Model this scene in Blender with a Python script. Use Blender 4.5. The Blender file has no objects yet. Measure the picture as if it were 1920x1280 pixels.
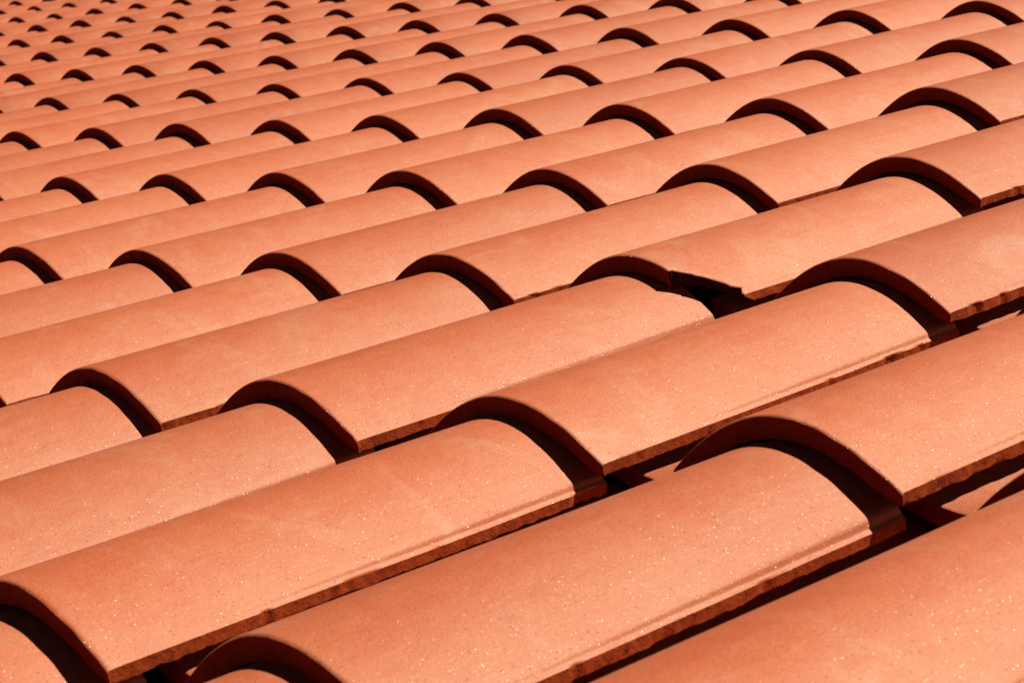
import bpy, math, random
from mathutils import Matrix, Vector, noise

scene = bpy.context.scene
COL = scene.collection
S = 0.26                       # metres per column spacing
PITCH = math.radians(13.1)     # slope of the roof
EAVE_Z = 3.4                   # height of the roof origin above the ground
ROOF = Matrix.Translation((0, 0, EAVE_Z)) @ Matrix.Rotation(PITCH, 4, 'X')

# ------------------------------------------------------------------ camera
R = [[0.6790372, 0.714486, -0.1685774], [0.0395727, -0.2649292, -0.9634555], [-0.7330365, 0.647551, -0.2081709]]
cam = bpy.data.cameras.new('camera')
cam_ob = bpy.data.objects.new('camera', cam)
COL.objects.link(cam_ob)
cam.sensor_width = 36.0
cam.lens = 4564.5 / 1920 * 36.0
cam.clip_start, cam.clip_end = 0.05, 3000
rx, dn, fw = Vector(R[0]), Vector(R[1]), Vector(R[2])
m = Matrix((rx, -dn, -fw)).transposed().to_4x4()
m.translation = Vector((7.00355, -4.30814, 1.72512)) * S
cam_ob.matrix_world = ROOF @ m
cam.dof.use_dof = True
cam.dof.focus_distance = 8.3 * S
cam.dof.aperture_fstop = 30
scene.camera = cam_ob

# ------------------------------------------------------------------ sky and sun
sun_dir = (ROOF.to_3x3() @ Vector((0.47, 0.74, 1.0))).normalized()
sun = bpy.data.lights.new('sun', 'SUN')
sun.energy = 5.0
sun.angle = math.radians(0.5)
sun.color = (1.0, 0.92, 0.78)
sun_ob = bpy.data.objects.new('sun', sun)
COL.objects.link(sun_ob)
sun_ob.rotation_euler = sun_dir.to_track_quat('Z', 'Y').to_euler()
sun_ob.location = (0, 0, 30)

world = bpy.data.worlds.new('World')
scene.world = world
world.use_nodes = True
wn = world.node_tree
sky = wn.nodes.new('ShaderNodeTexSky')
sky.sky_type = 'NISHITA'
sky.sun_disc = False
sky.sun_elevation = math.asin(sun_dir.z)
sky.sun_rotation = math.atan2(sun_dir.x, sun_dir.y)
sky.altitude = 3000
sky.air_density = 0.14
sky.dust_density = 0.05
sky.ozone_density = 1.0
bg = wn.nodes['Background']
bg.inputs['Strength'].default_value = 0.05
wn.links.new(sky.outputs[0], bg.inputs['Color'])

scene.view_settings.view_transform = 'Standard'
scene.view_settings.look = 'None'
scene.view_settings.exposure = 0.83
scene.view_settings.gamma = 1.0
scene.view_settings.use_curve_mapping = False


# ------------------------------------------------------------------ materials
def new_mat(name):
    mt = bpy.data.materials.new(name)
    mt.use_nodes = True
    nt = mt.node_tree
    nt.nodes.clear()
    return mt, nt


class G:
    """small node helper"""
    def __init__(self, nt):
        self.nt = nt

    def n(self, kind, ins=None, **props):
        nd = self.nt.nodes.new('ShaderNode' + kind)
        for k, v in props.items():
            setattr(nd, k, v)
        for k, v in (ins or {}).items():
            if hasattr(v, 'is_linked'):
                self.nt.links.new(v, nd.inputs[k])
            else:
                nd.inputs[k].default_value = v
        return nd

    def math(self, op, a, b=0.0, c=0.0, clamp=False):
        return self.n('Math', {0: a, 1: b, 2: c}, operation=op, use_clamp=clamp).outputs[0]

    def ramp(self, fac, lo, hi, a=0.0, b=1.0):
        return self.n('MapRange', {0: fac, 1: lo, 2: hi, 3: a, 4: b}, clamp=True).outputs[0]

    def mix(self, fac, a, b, blend='MIX'):
        nd = self.nt.nodes.new('ShaderNodeMix')
        nd.data_type = 'RGBA'
        nd.blend_type = blend
        for sock, v in ((nd.inputs[0], fac), (nd.inputs[6], a), (nd.inputs[7], b)):
            if hasattr(v, 'is_linked'):
                self.nt.links.new(v, sock)
            else:
                sock.default_value = v
        return nd.outputs[2]


def clay_coords(g):
    tc = g.n('TexCoord').outputs['Object']
    rnd = g.n('ObjectInfo').outputs['Random']
    off = g.n('CombineXYZ', {0: g.math('MULTIPLY', rnd, 37.0), 1: g.math('MULTIPLY', rnd, 91.0), 2: g.math('MULTIPLY', rnd, 53.0)})
    return g.n('VectorMath', {0: tc, 1: off.outputs[0]}, operation='ADD').outputs[0], rnd


def clay_material():
    mt, nt = new_mat('fired_clay')
    g = G(nt)
    co, rnd = clay_coords(g)
    # broad firing marks, mid mottle, fine sandy grain
    broad = g.n('TexNoise', {'Vector': co, 'Scale': 7.0, 'Detail': 3.0, 'Roughness': 0.55}).outputs[0]
    mott = g.n('TexNoise', {'Vector': co, 'Scale': 42.0, 'Detail': 4.0, 'Roughness': 0.6}).outputs[0]
    grain = g.n('TexNoise', {'Vector': co, 'Scale': 650.0, 'Detail': 3.0, 'Roughness': 0.7}).outputs[0]
    col = g.mix(g.ramp(broad, 0.35, 0.68), (0.305, 0.058, 0.018, 1), (0.312, 0.072, 0.026, 1))
    col = g.mix(g.ramp(mott, 0.48, 0.72, 0, 0.6), col, (0.320, 0.084, 0.033, 1))
    col = g.mix(g.ramp(mott, 0.5, 0.28, 0, 0.3), col, (0.285, 0.047, 0.014, 1))
    blot = g.n('TexNoise', {'Vector': co, 'Scale': 16.0, 'Detail': 5.0, 'Roughness': 0.65, 'Distortion': 0.6}).outputs[0]
    col = g.mix(g.ramp(blot, 0.5, 0.75, 0, 0.4), col, (0.320, 0.084, 0.041, 1))
    col = g.mix(g.ramp(blot, 0.42, 0.25, 0, 0.25), col, (0.298, 0.063, 0.015, 1))
    # drag lines of the extruder along the tile, and patches of pale dust
    stretch = g.n('VectorMath', {0: co, 1: (1.0, 0.05, 1.0)}, operation='MULTIPLY').outputs[0]
    drag = g.n('TexNoise', {'Vector': stretch, 'Scale': 95.0, 'Detail': 3.0, 'Roughness': 0.6}).outputs[0]
    col = g.mix(g.ramp(drag, 0.5, 0.75, 0, 0.28), col, (0.330, 0.104, 0.052, 1))
    col = g.mix(g.ramp(drag, 0.45, 0.25, 0, 0.25), col, (0.262, 0.052, 0.016, 1))
    dust = g.n('TexNoise', {'Vector': co, 'Scale': 9.5, 'Detail': 6.0, 'Roughness': 0.68, 'Distortion': 0.9}).outputs[0]
    col = g.mix(g.ramp(dust, 0.53, 0.72, 0, 0.5), col, (0.345, 0.150, 0.088, 1))
    # each tile fired a touch differently
    tint = g.mix(rnd, (0.93, 0.89, 0.87, 1), (1.05, 1.09, 1.11, 1))
    col = g.mix(1.0, col, tint, 'MULTIPLY')
    gv = g.ramp(grain, 0.3, 0.7, 0.78, 1.22)
    gcol = g.n('CombineColor', {0: gv, 1: gv, 2: gv}).outputs[0]
    col = g.mix(1.0, col, gcol, 'MULTIPLY')
    # dark pores and pale sand grains
    vd = g.n('TexVoronoi', {'Vector': co, 'Scale': 460.0})
    sepd = g.n('SeparateColor', {0: vd.outputs['Color']})
    pore = g.math('MULTIPLY', g.math('GREATER_THAN', sepd.outputs[0], 0.955), g.ramp(vd.outputs['Distance'], 0.42, 0.2))
    col = g.mix(g.math('MULTIPLY', pore, 0.4), col, (0.11, 0.045, 0.03, 1))
    vg = g.n('TexVoronoi', {'Vector': co, 'Scale': 1150.0})
    sepg = g.n('SeparateColor', {0: vg.outputs['Color']})
    sand = g.math('MULTIPLY', g.math('GREATER_THAN', sepg.outputs[1], 0.86), g.ramp(vg.outputs['Distance'], 0.45, 0.2))
    col = g.mix(g.math('MULTIPLY', sand, 0.45), col, (0.44, 0.23, 0.13, 1))
    bh = g.math('ADD', g.math('MULTIPLY', grain, 0.5), g.math('MULTIPLY', sand, 0.35))
    bh = g.math('SUBTRACT', bh, g.math('MULTIPLY', pore, 0.9))
    bh = g.math('ADD', bh, g.math('MULTIPLY', drag, 0.6))
    bump = g.n('Bump', {'Height': bh, 'Strength': 0.35, 'Distance': 0.0012}).outputs[0]
    b2 = g.n('Bump', {'Height': mott, 'Strength': 0.25, 'Distance': 0.004, 'Normal': bump}).outputs[0]
    bs = g.n('BsdfPrincipled', {'Base Color': col, 'Roughness': 0.62, 'Normal': b2})
    bs.inputs['Specular IOR Level'].default_value = 0.60
    bs.inputs['Specular Tint'].default_value = (1.0, 0.88, 0.68, 1)
    bs.inputs['Diffuse Roughness'].default_value = 0.0
    # mica flakes that catch the sun
    geo = g.n('NewGeometry')
    jit = g.n('VectorMath', {0: vg.outputs['Color'], 1: (0.5, 0.5, 0.5)}, operation='SUBTRACT').outputs[0]
    jit = g.n('VectorMath', {0: jit, 'Scale': 1.5}, operation='SCALE').outputs[0]
    nrm = g.n('VectorMath', {0: g.n('VectorMath', {0: geo.outputs['Normal'], 1: jit}, operation='ADD').outputs[0]}, operation='NORMALIZE').outputs[0]
    gl = g.n('BsdfGlossy', {'Color': (0.95, 0.74, 0.55, 1), 'Roughness': 0.36, 'Normal': nrm})
    flake = g.math('MULTIPLY', g.math('GREATER_THAN', sepg.outputs[2], 0.6), g.ramp(vg.outputs['Distance'], 0.34, 0.2))
    mx = g.n('MixShader', {0: g.math('MULTIPLY', flake, 0.11)})
    nt.links.new(bs.outputs[0], mx.inputs[1])
    nt.links.new(gl.outputs[0], mx.inputs[2])
    out = g.n('OutputMaterial')
    nt.links.new(mx.outputs[0], out.inputs[0])
    return mt


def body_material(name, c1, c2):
    """cut edges, butt ends and undersides: raw red clay, darkened as shade on the last two"""
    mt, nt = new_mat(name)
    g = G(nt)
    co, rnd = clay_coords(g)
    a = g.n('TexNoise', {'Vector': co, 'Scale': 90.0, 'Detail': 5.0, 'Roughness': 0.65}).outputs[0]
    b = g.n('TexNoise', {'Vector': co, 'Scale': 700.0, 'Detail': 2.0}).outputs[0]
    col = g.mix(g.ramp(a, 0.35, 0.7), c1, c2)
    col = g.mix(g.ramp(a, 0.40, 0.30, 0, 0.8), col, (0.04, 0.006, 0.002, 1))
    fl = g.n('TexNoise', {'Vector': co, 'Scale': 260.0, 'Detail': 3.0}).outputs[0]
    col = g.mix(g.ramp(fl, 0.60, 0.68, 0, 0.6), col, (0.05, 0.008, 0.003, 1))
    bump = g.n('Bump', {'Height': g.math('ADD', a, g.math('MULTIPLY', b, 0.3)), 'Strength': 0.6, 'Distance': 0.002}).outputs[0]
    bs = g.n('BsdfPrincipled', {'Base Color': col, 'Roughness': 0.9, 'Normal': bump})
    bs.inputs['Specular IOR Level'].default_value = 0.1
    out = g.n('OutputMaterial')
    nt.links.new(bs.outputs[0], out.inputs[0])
    return mt


def plain_material(name, c1, c2, scale, rough=0.95):
    mt, nt = new_mat(name)
    g = G(nt)
    tc = g.n('TexCoord').outputs['Object']
    a = g.n('TexNoise', {'Vector': tc, 'Scale': scale, 'Detail': 6.0, 'Roughness': 0.6}).outputs[0]
    col = g.mix(g.ramp(a, 0.3, 0.7), c1, c2)
    bump = g.n('Bump', {'Height': a, 'Strength': 0.4, 'Distance': 0.01}).outputs[0]
    bs = g.n('BsdfPrincipled', {'Base Color': col, 'Roughness': rough, 'Normal': bump})
    out = g.n('OutputMaterial')
    nt.links.new(bs.outputs[0], out.inputs[0])
    return mt


CLAY = clay_material()
SHADED_BODY = body_material('shaded_clay_body', (0.135, 0.0095, 0.0022, 1), (0.165, 0.015, 0.0035, 1))  # raw clay with the shade of butts and undersides put into its colour
EDGE = body_material('torn_clay_edge', (0.21, 0.027, 0.005, 1), (0.28, 0.050, 0.009, 1))
FRACTURE = body_material('dark_fracture', (0.022, 0.004, 0.002, 1), (0.045, 0.009, 0.004, 1))
FELT = plain_material('roofing_felt', (0.012, 0.011, 0.010, 1), (0.022, 0.020, 0.018, 1), 40.0)
SOIL = plain_material('dry_ground', (0.16, 0.13, 0.09, 1), (0.24, 0.20, 0.14, 1), 1.5)

# ------------------------------------------------------------------ tile geometry (unit: one column spacing)
EV = 1.5618            # exposed length of a course
HW, HH = 0.37568, 0.17178
TAPER = 0.12          # narrowing of a cover tile over one exposure
DROP = 0.066           # how far a tile sinks towards its head over one exposure
OFF = {(0, 0): (-0.0054, -0.0248, -0.0029), (-1, 0): (-0.006, -0.0084, 0.0031), (-2, 0): (0.0068, 0.0168, 0.0032), (-3, 0): (0.0135, 0.0251, 0.0082), (-3, -1): (-0.0054, -0.0055, 0.0046), (-2, -1): (-0.0156, -0.0209, 0.0099), (-2, 1): (0.0054, 0.0233, 0.0071), (-1, 1): (0.0042, 0.0181, 0.0032), (0, 1): (0.01, 0.0199, -0.0067), (1, 1): (0.0064, 0.0076, -0.0103), (2, 1): (0.0043, 0.0011, -0.0106), (3, 1): (0.0016, -0.0029, -0.006), (-1, 2): (-0.0012, 0.0204, 0.0125), (0, 2): (-0.002, -0.0045, 0.0008), (1, 2): (0.0028, -0.0019, -0.0081), (2, 2): (0.0014, -0.0007, -0.004), (3, 2): (0.0032, 0.0077, -0.0037), (4, 2): (0.0023, 0.0073, -0.0019), (5, 2): (0.0004, -0.002, -0.0029), (0, 3): (-0.0041, 0.0069, 0.0146), (1, 3): (0.0003, -0.0013, -0.0019), (2, 3): (-0.0081, -0.0174, 0.0045), (3, 3): (0.0009, 0.0084, 0.0053), (4, 3): (-0.0021, -0.006, 0.0011), (5, 3): (-0.0011, -0.0039, 0.0001), (6, 3): (-0.0076, -0.0217, 0.0084), (7, 3): (-0.0033, -0.011, 0.0033), (8, 3): (-0.0015, -0.0059, 0.0008), (1, 4): (-0.0002, 0.0002, 0.0006), (2, 4): (-0.0009, -0.0084, -0.0068), (3, 4): (-0.0006, -0.0066, -0.0055), (4, 4): (-0.0009, -0.0079, -0.0057), (5, 4): (-0.0005, -0.011, -0.0103), (6, 4): (0.0001, -0.0059, -0.007), (7, 4): (-0.0002, -0.0086, -0.0087), (8, 4): (-0.0009, -0.0137, -0.0108), (9, 4): (-0.0006, -0.0101, -0.0084), (10, 4): (-0.0004, -0.0047, -0.0034), (3, 5): (-0.0034, -0.006, 0.0023), (4, 5): (-0.0001, -0.0008, -0.0006), (5, 5): (-0.0007, -0.0032, -0.0014), (7, 5): (0.0015, 0.0049, 0.0002), (8, 5): (-0.0001, -0.0043, -0.0047), (9, 5): (-0.0004, -0.0079, -0.0081), (10, 5): (0.0003, -0.002, -0.0039), (11, 5): (-0.0009, -0.0025, 0.0016), (12, 5): (0.0014, 0.0112, 0.0062), (13, 5): (0.0013, 0.0114, 0.0071), (8, 6): (-0.0009, -0.0035, -0.0009), (9, 6): (-0.0007, -0.0016, 0.0008), (10, 6): (-0.0013, -0.0017, 0.004), (11, 6): (0.0005, 0.0052, 0.0048), (12, 6): (0.0021, 0.0117, 0.0053), (13, 6): (0.0012, 0.0074, 0.0035), (14, 6): (0.0029, 0.0172, 0.0071), (15, 6): (0.0023, 0.0175, 0.0105)}
OFF[(-4, -1)] = (0.004, 0.0, 0.030)


def prof(t):
    t2 = t * t
    return HH * (1 - 1.08781 * t2 + 0.11507 * t2 ** 2 - 0.02726 * t2 ** 4)


def hash1(x, seed):
    return noise.noise(Vector((x, seed * 7.31 + 0.37, seed * 3.17)))


def emit(name, verts, faces, mats):
    me = bpy.data.meshes.new(name)
    me.from_pydata([(x * S, y * S, z * S) for x, y, z in verts], [], faces)
    me.materials.append(CLAY)
    me.materials.append(SHADED_BODY)
    me.materials.append(EDGE)
    me.materials.append(FRACTURE)
    me.polygons.foreach_set('material_index', mats)
    me.polygons.foreach_set('use_smooth', [True] * len(faces))
    me.update()
    return me


def grid_faces(a, rows, cols, flip=False):
    fs = []
    for r in range(rows - 1):
        for c in range(cols - 1):
            q = (a + r * cols + c, a + r * cols + c + 1, a + (r + 1) * cols + c + 1, a + (r + 1) * cols + c)
            fs.append(q[::-1] if flip else q)
    return fs


def spaced(n, extra):
    ts = {round(-1 + 2 * k / n, 5) for k in range(n + 1)}
    for e in extra:
        ts |= {e, -e}
    return sorted(ts)


def break_line(t):
    """length lost along the broken corner, and how jagged it is"""
    pts = [(0.53, 0.0), (0.537, 0.016), (0.714, 0.095), (0.784, 0.124), (0.852, 0.152), (0.88, 0.158), (0.906, 0.176), (0.935, 0.196), (0.955, 0.178), (1.0, 0.172)]
    if t <= pts[0][0]:
        return 0.0
    for (a, ya), (b, yb) in zip(pts, pts[1:]):
        if t <= b:
            return ya + (yb - ya) * (t - a) / (b - a)
    return pts[-1][1]


def cover_mesh(name, nt, ny, seed, detail=True, broken=False):
    """one barrel cover tile: outer and inner shell, butt, head and both rough lips"""
    length = EV + 0.10
    if detail:
        ts = spaced(nt, [0.85, 0.885, 0.92, 0.93, 0.94, 0.95, 0.958, 0.961, 0.964, 0.968, 0.971, 0.976, 0.983, 0.991])
        if broken:
            ts = sorted(set(ts) | {0.53, 0.537, 0.56, 0.6, 0.65, 0.7, 0.75, 0.96})
        ys = [0.0, 0.003, 0.008, 0.016] + [0.016 + (length - 0.016) * k / ny for k in range(1, ny + 1)]
    else:
        ts = spaced(nt, [])
        ys = [0.0, 0.008] + [0.008 + (length - 0.008) * k / ny for k in range(1, ny + 1)]
    rim = {0: 0.0055, 1: 0.0022, 2: 0.0005} if detail else {0: 0.004}
    rng = random.Random(seed)
    outer, inner = [], []
    for r, y in enumerate(ys):
        for t in ts:
            yy = y
            if broken and t > 0.53:
                b = break_line(t) + 0.010 * hash1(t * 38, seed) + 0.006 * hash1(t * 110, seed)
                yy = b + y * (length - b) / length
            elif r == 0 and detail:
                yy = y + 0.0025 * hash1(t * 9 + 3, seed)
            k = yy / EV
            w = HW * (1 - TAPER * k)
            at = abs(t)
            z = prof(t) - DROP * k
            # a pressed groove along the lip that deepens towards the head
            if detail:
                q = min(1.0, max(0.0, (k - 0.04) / 0.95))
                amp = q * (0.72 + 0.25 * hash1(yy * 1.3, seed + 5) + 0.10 * hash1(yy * 6, seed + 6))
                if at > 0.92:
                    bead = -0.019 + 0.36 * (1 - at)
                    u = 0.26 * (min(1.0, (at - 0.92) / 0.038)) ** 2 + 0.74 * min(1.0, max(0.0, (at - 0.958) / 0.013))
                    top = prof(min(at, 0.971))
                    step = top + (bead - top) * u
                    z += (step - prof(t)) * min(1.0, amp)
            z += 0.0022 * hash1(yy * 1.1 + t * 1.7, seed + 11)        # slightly warped in firing
            zi_loss = 0.064 - 0.030 * at ** 12 - (0.006 * min(1.0, amp) if detail and at > 0.94 else 0)
            z_out = z - rim.get(r, 0.0)
            x = t * w
            if detail and at > 0.999:
                sgn = 1 if t > 0 else -1
                n1 = hash1(yy * 14 + sgn * 31, seed + 2)
                n2 = hash1(yy * 55 + sgn * 17, seed + 3)
                chip = max(0.0, n1 - 0.30) * 0.030 + max(0.0, hash1(yy * 5 + sgn * 3, seed + 51) - 0.25) * 0.012
                x -= sgn * (chip + 0.0014 * n2)
                z_out -= chip * 0.5
            outer.append((x, yy, z_out))
            zi = z - zi_loss
            xi = x * (1 - 0.012 * at)
            if detail and at > 0.999:
                n3 = hash1(yy * 17 + t * 3, seed + 8)
                n4 = hash1(yy * 73 + t * 3, seed + 9)
                zi += 0.0035 * n3 + 0.0035 * n4 + 0.0025 * hash1(yy * 31 + 5 * t, seed + 40) + 0.014 * max(0.0, hash1(yy * 9 + t, seed + 30) - 0.35)
                xi -= t * 0.004 * max(0, n3)
            inner.append((xi, yy + (0.004 if r == 0 else 0) + (0.055 * (1 - y / length) * min(1.0, (t - 0.53) * 12) * (1 + 0.5 * hash1(t * 50, seed + 4)) if broken and t > 0.53 else 0), zi))
    cols, rows = len(ts), len(ys)
    verts = outer + inner
    nO = len(outer)
    faces = grid_faces(0, rows, cols)
    mats = [0] * len(faces)
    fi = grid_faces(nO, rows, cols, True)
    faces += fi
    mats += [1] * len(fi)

    def strip(ia, ib, mid, mat=1):
        a = [verts[i] for i in ia]
        b = [verts[i] for i in ib]
        base = len(verts)
        lines = [a]
        if mid:
            lines.append([tuple((p[c] + q[c]) / 2 + (0.003 * hash1(p[1] * 60 + p[0] * 40 + c * 9, seed + 21)) for c in range(3)) for p, q in zip(a, b)])
        lines.append(b)
        for ln in lines:
            verts.extend(ln)
        fs = grid_faces(base, len(lines), len(a))
        faces.extend(fs)
        mats.extend([mat] * len(fs))
    row = lambda o, r: [o + r * cols + c for c in range(cols)]
    colm = lambda o, c: [o + r * cols + c for r in range(rows)]
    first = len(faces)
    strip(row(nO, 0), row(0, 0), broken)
    if broken:                                   # the fracture face is darker than the butt
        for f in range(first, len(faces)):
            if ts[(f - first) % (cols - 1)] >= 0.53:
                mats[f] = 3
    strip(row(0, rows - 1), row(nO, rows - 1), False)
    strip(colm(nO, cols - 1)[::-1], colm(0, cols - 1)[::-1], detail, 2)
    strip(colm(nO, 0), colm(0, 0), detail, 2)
    return emit(name, verts, faces, mats)


PAN_Y, PAN_Z, PAN_W, PAN_RISE = 0.20, -0.105, 0.30, 0.078


def pan_mesh(name, nt, ny, seed):
    """the trough tile between two columns, laid hollow side up"""
    length = EV + 0.22
    ts = spaced(nt, [])
    ys = [0.0, 0.008] + [0.008 + (length - 0.008) * k / ny for k in range(1, ny + 1)]
    top, bot = [], []
    for r, y in enumerate(ys):
        k = y / EV
        w = PAN_W * (1 - 0.05 * k)
        for t in ts:
            z = PAN_Z + PAN_RISE * t * t - 0.10 * k
            top.append((t * w, PAN_Y + y, z - (0.005 if r == 0 else 0)))
            bot.append((t * w * 0.99, PAN_Y + y, z - 0.06))
    verts = top + bot
    cols, rows, nO = len(ts), len(ys), len(top)
    faces = grid_faces(0, rows, cols)
    mats = [0] * len(faces)
    fb = grid_faces(nO, rows, cols, True)
    faces += fb
    mats += [1] * len(fb)

    def strip(ia, ib):
        base = len(verts)
        a = [verts[i] for i in ia]
        b = [verts[i] for i in ib]
        verts.extend(a + b)
        fs = grid_faces(base, 2, len(a))
        faces.extend(fs)
        mats.extend([1] * len(fs))
    row = lambda o, r: [o + r * cols + c for c in range(cols)]
    colm = lambda o, c: [o + r * cols + c for r in range(rows)]
    strip(row(nO, 0), row(0, 0))
    strip(row(0, rows - 1), row(nO, rows - 1))
    strip(colm(nO, cols - 1)[::-1], colm(0, cols - 1)[::-1])
    strip(colm(nO, 0), colm(0, 0))
    return emit(name, verts, faces, mats)


# ------------------------------------------------------------------ setting
def link(name, me, parent=None):
    o = bpy.data.objects.new(name, me)
    COL.objects.link(o)
    if parent:
        o.parent = parent
    return o


gm = bpy.data.meshes.new('ground')
gm.from_pydata([(-800, -800, 0), (800, -800, 0), (800, 800, 0), (-800, 800, 0)], [], [(0, 1, 2, 3)])
gm.materials.append(SOIL)
ground = link('ground', gm)
ground['kind'] = 'structure'

roof = bpy.data.objects.new('tiled_roof', None)
COL.objects.link(roof)
roof.matrix_world = ROOF
roof['label'] = 'sunlit slope of terracotta barrel tiles laid in overlapping courses'
roof['category'] = 'roof'
roof['kind'] = 'thing'

I0, I1, J0, J1 = -8, 40, -4, 15
dx0, dx1, dy0, dy1 = (-I1 - 0.7) * S, (-I0 + 0.7) * S, (J0 * EV + 0.15) * S, ((J1 + 1) * EV) * S
zt, zb = -0.32 * S, -0.42 * S
dv = [(x, y, z) for z in (zb, zt) for y in (dy0, dy1) for x in (dx0, dx1)]
dm = bpy.data.meshes.new('roof_deck')
dm.from_pydata(dv, [], [(0, 2, 3, 1), (4, 5, 7, 6), (0, 1, 5, 4), (1, 3, 7, 5), (3, 2, 6, 7), (2, 0, 4, 6)])
dm.materials.append(FELT)
link('roof_deck', dm, roof)

# ------------------------------------------------------------------ which tiles the photograph shows, largest first
CAM = Vector((7.00355, -4.30814, 1.72512))


def project(x, y, z):
    d = Vector((x, y, z)) - CAM
    c = d.dot(fw)
    if c < 0.3:
        return None
    return 960 + 4564.5 * d.dot(rx) / c, 640 + 4564.5 * d.dot(dn) / c, c


def seen(i, j, x0, y0, z0, mx):
    """rank of a tile: its distance, or None outside the frame"""
    best = None
    for a in range(9):
        for b in range(9):
            t = -1 + a / 4
            p = project(-i + x0 + t * 0.376, j * EV + y0 + b / 8 * EV, prof(t) + z0)
            if p and -mx <= p[0] <= 1920 + mx and -mx <= p[1] <= 1280 + mx:
                best = p[2] if best is None else min(best, p[2])
    return best


cells = [(i, j) for j in range(J0, J1 + 1) for i in range(I0, I1 + 1)]
rank_in, rank_near = [], []
for c in cells:
    d = seen(c[0], c[1], 0, 0, 0, 0)
    if d is not None:
        rank_in.append((d, c))
    else:
        d = seen(c[0], c[1], 0, 0, 0, 260)
        if d is not None:
            rank_near.append((d, c))
rank_in.sort()
rank_near.sort()
singles = (rank_in + rank_near)[:290]

rnd = random.Random(4)


def offset(i, j):
    r = random.Random(i * 131 + j * 7919 + 5)
    o = OFF.get((i, j))
    if o:
        return o
    return (r.gauss(0, 0.003), r.gauss(0, 0.008), max(-0.012, min(0.012, r.gauss(0, 0.004))))


FINE = [cover_mesh('cover_tile', 30, 34, 10 + s) for s in range(4)]
COARSE = [cover_mesh('cover_tile', 18, 5, 40 + s, detail=False) for s in range(3)]
BROKEN = cover_mesh('cover_tile', 30, 34, 77, broken=True)
PANS = [pan_mesh('pan_tile', 12, 3, s) for s in range(1)]


def place(o, i, j):
    x, y, z = offset(i, j)
    x2 = offset(i, j + 1)[0]
    o.location = ((-i + x) * S, (j * EV + y) * S, z * S)
    o.rotation_euler = (0, 0, -0.5 * (x2 - x) / EV)


for n, (d, (i, j)) in enumerate(singles):
    if (i, j) == (-1, 1):
        o = link('cover_tile', BROKEN, roof)
        o['label'] = 'cover tile with its lower right corner snapped off'
    elif d < 9.5:
        o = link('cover_tile', cover_mesh('cover_tile', 40, 150, 200 + n), roof)
    elif d < 18:
        o = link('cover_tile', FINE[(i * 5 + j * 3) % len(FINE)], roof)
    else:
        o = link('cover_tile', COARSE[(i * 5 + j * 3) % len(COARSE)], roof)
    place(o, i, j)

pan_done = set()
for n, (d, (i, j)) in enumerate(singles):
    if d < 22:
        r = random.Random(i * 17 + j * 311)
        o = link('pan_tile', PANS[0], roof)
        o.location = ((-i + 0.5 + r.gauss(0, 0.004)) * S, (j * EV + r.gauss(0, 0.008)) * S, r.gauss(0, 0.002) * S)
        pan_done.add((i, j))

# ------------------------------------------------------------------ the rest of the slope, outside the picture: one joined field
verts, faces, mats = [], [], []
done = {c for _, c in singles}


def merge(me, lx, ly, lz):
    base = len(verts)
    verts.extend([(v.co.x / S + lx, v.co.y / S + ly, v.co.z / S + lz) for v in me.vertices])
    for p in me.polygons:
        faces.append(tuple(base + k for k in p.vertices))
        mats.append(p.material_index)


far_cover = cover_mesh('far_cover', 10, 1, 3, detail=False)
far_pan = pan_mesh('far_pan', 4, 1, 1)
for (i, j) in cells:
    if (i, j) not in done:
        x, y, z = offset(i, j)
        merge(far_cover, -i + x, j * EV + y, z)
    if (i, j) not in pan_done:
        merge(far_pan, -i + 0.5, j * EV, 0)
field = link('tile_field', emit('tile_field', verts, faces, mats), roof)
field['kind'] = 'stuff'
bpy.data.meshes.remove(far_cover)
bpy.data.meshes.remove(far_pan)
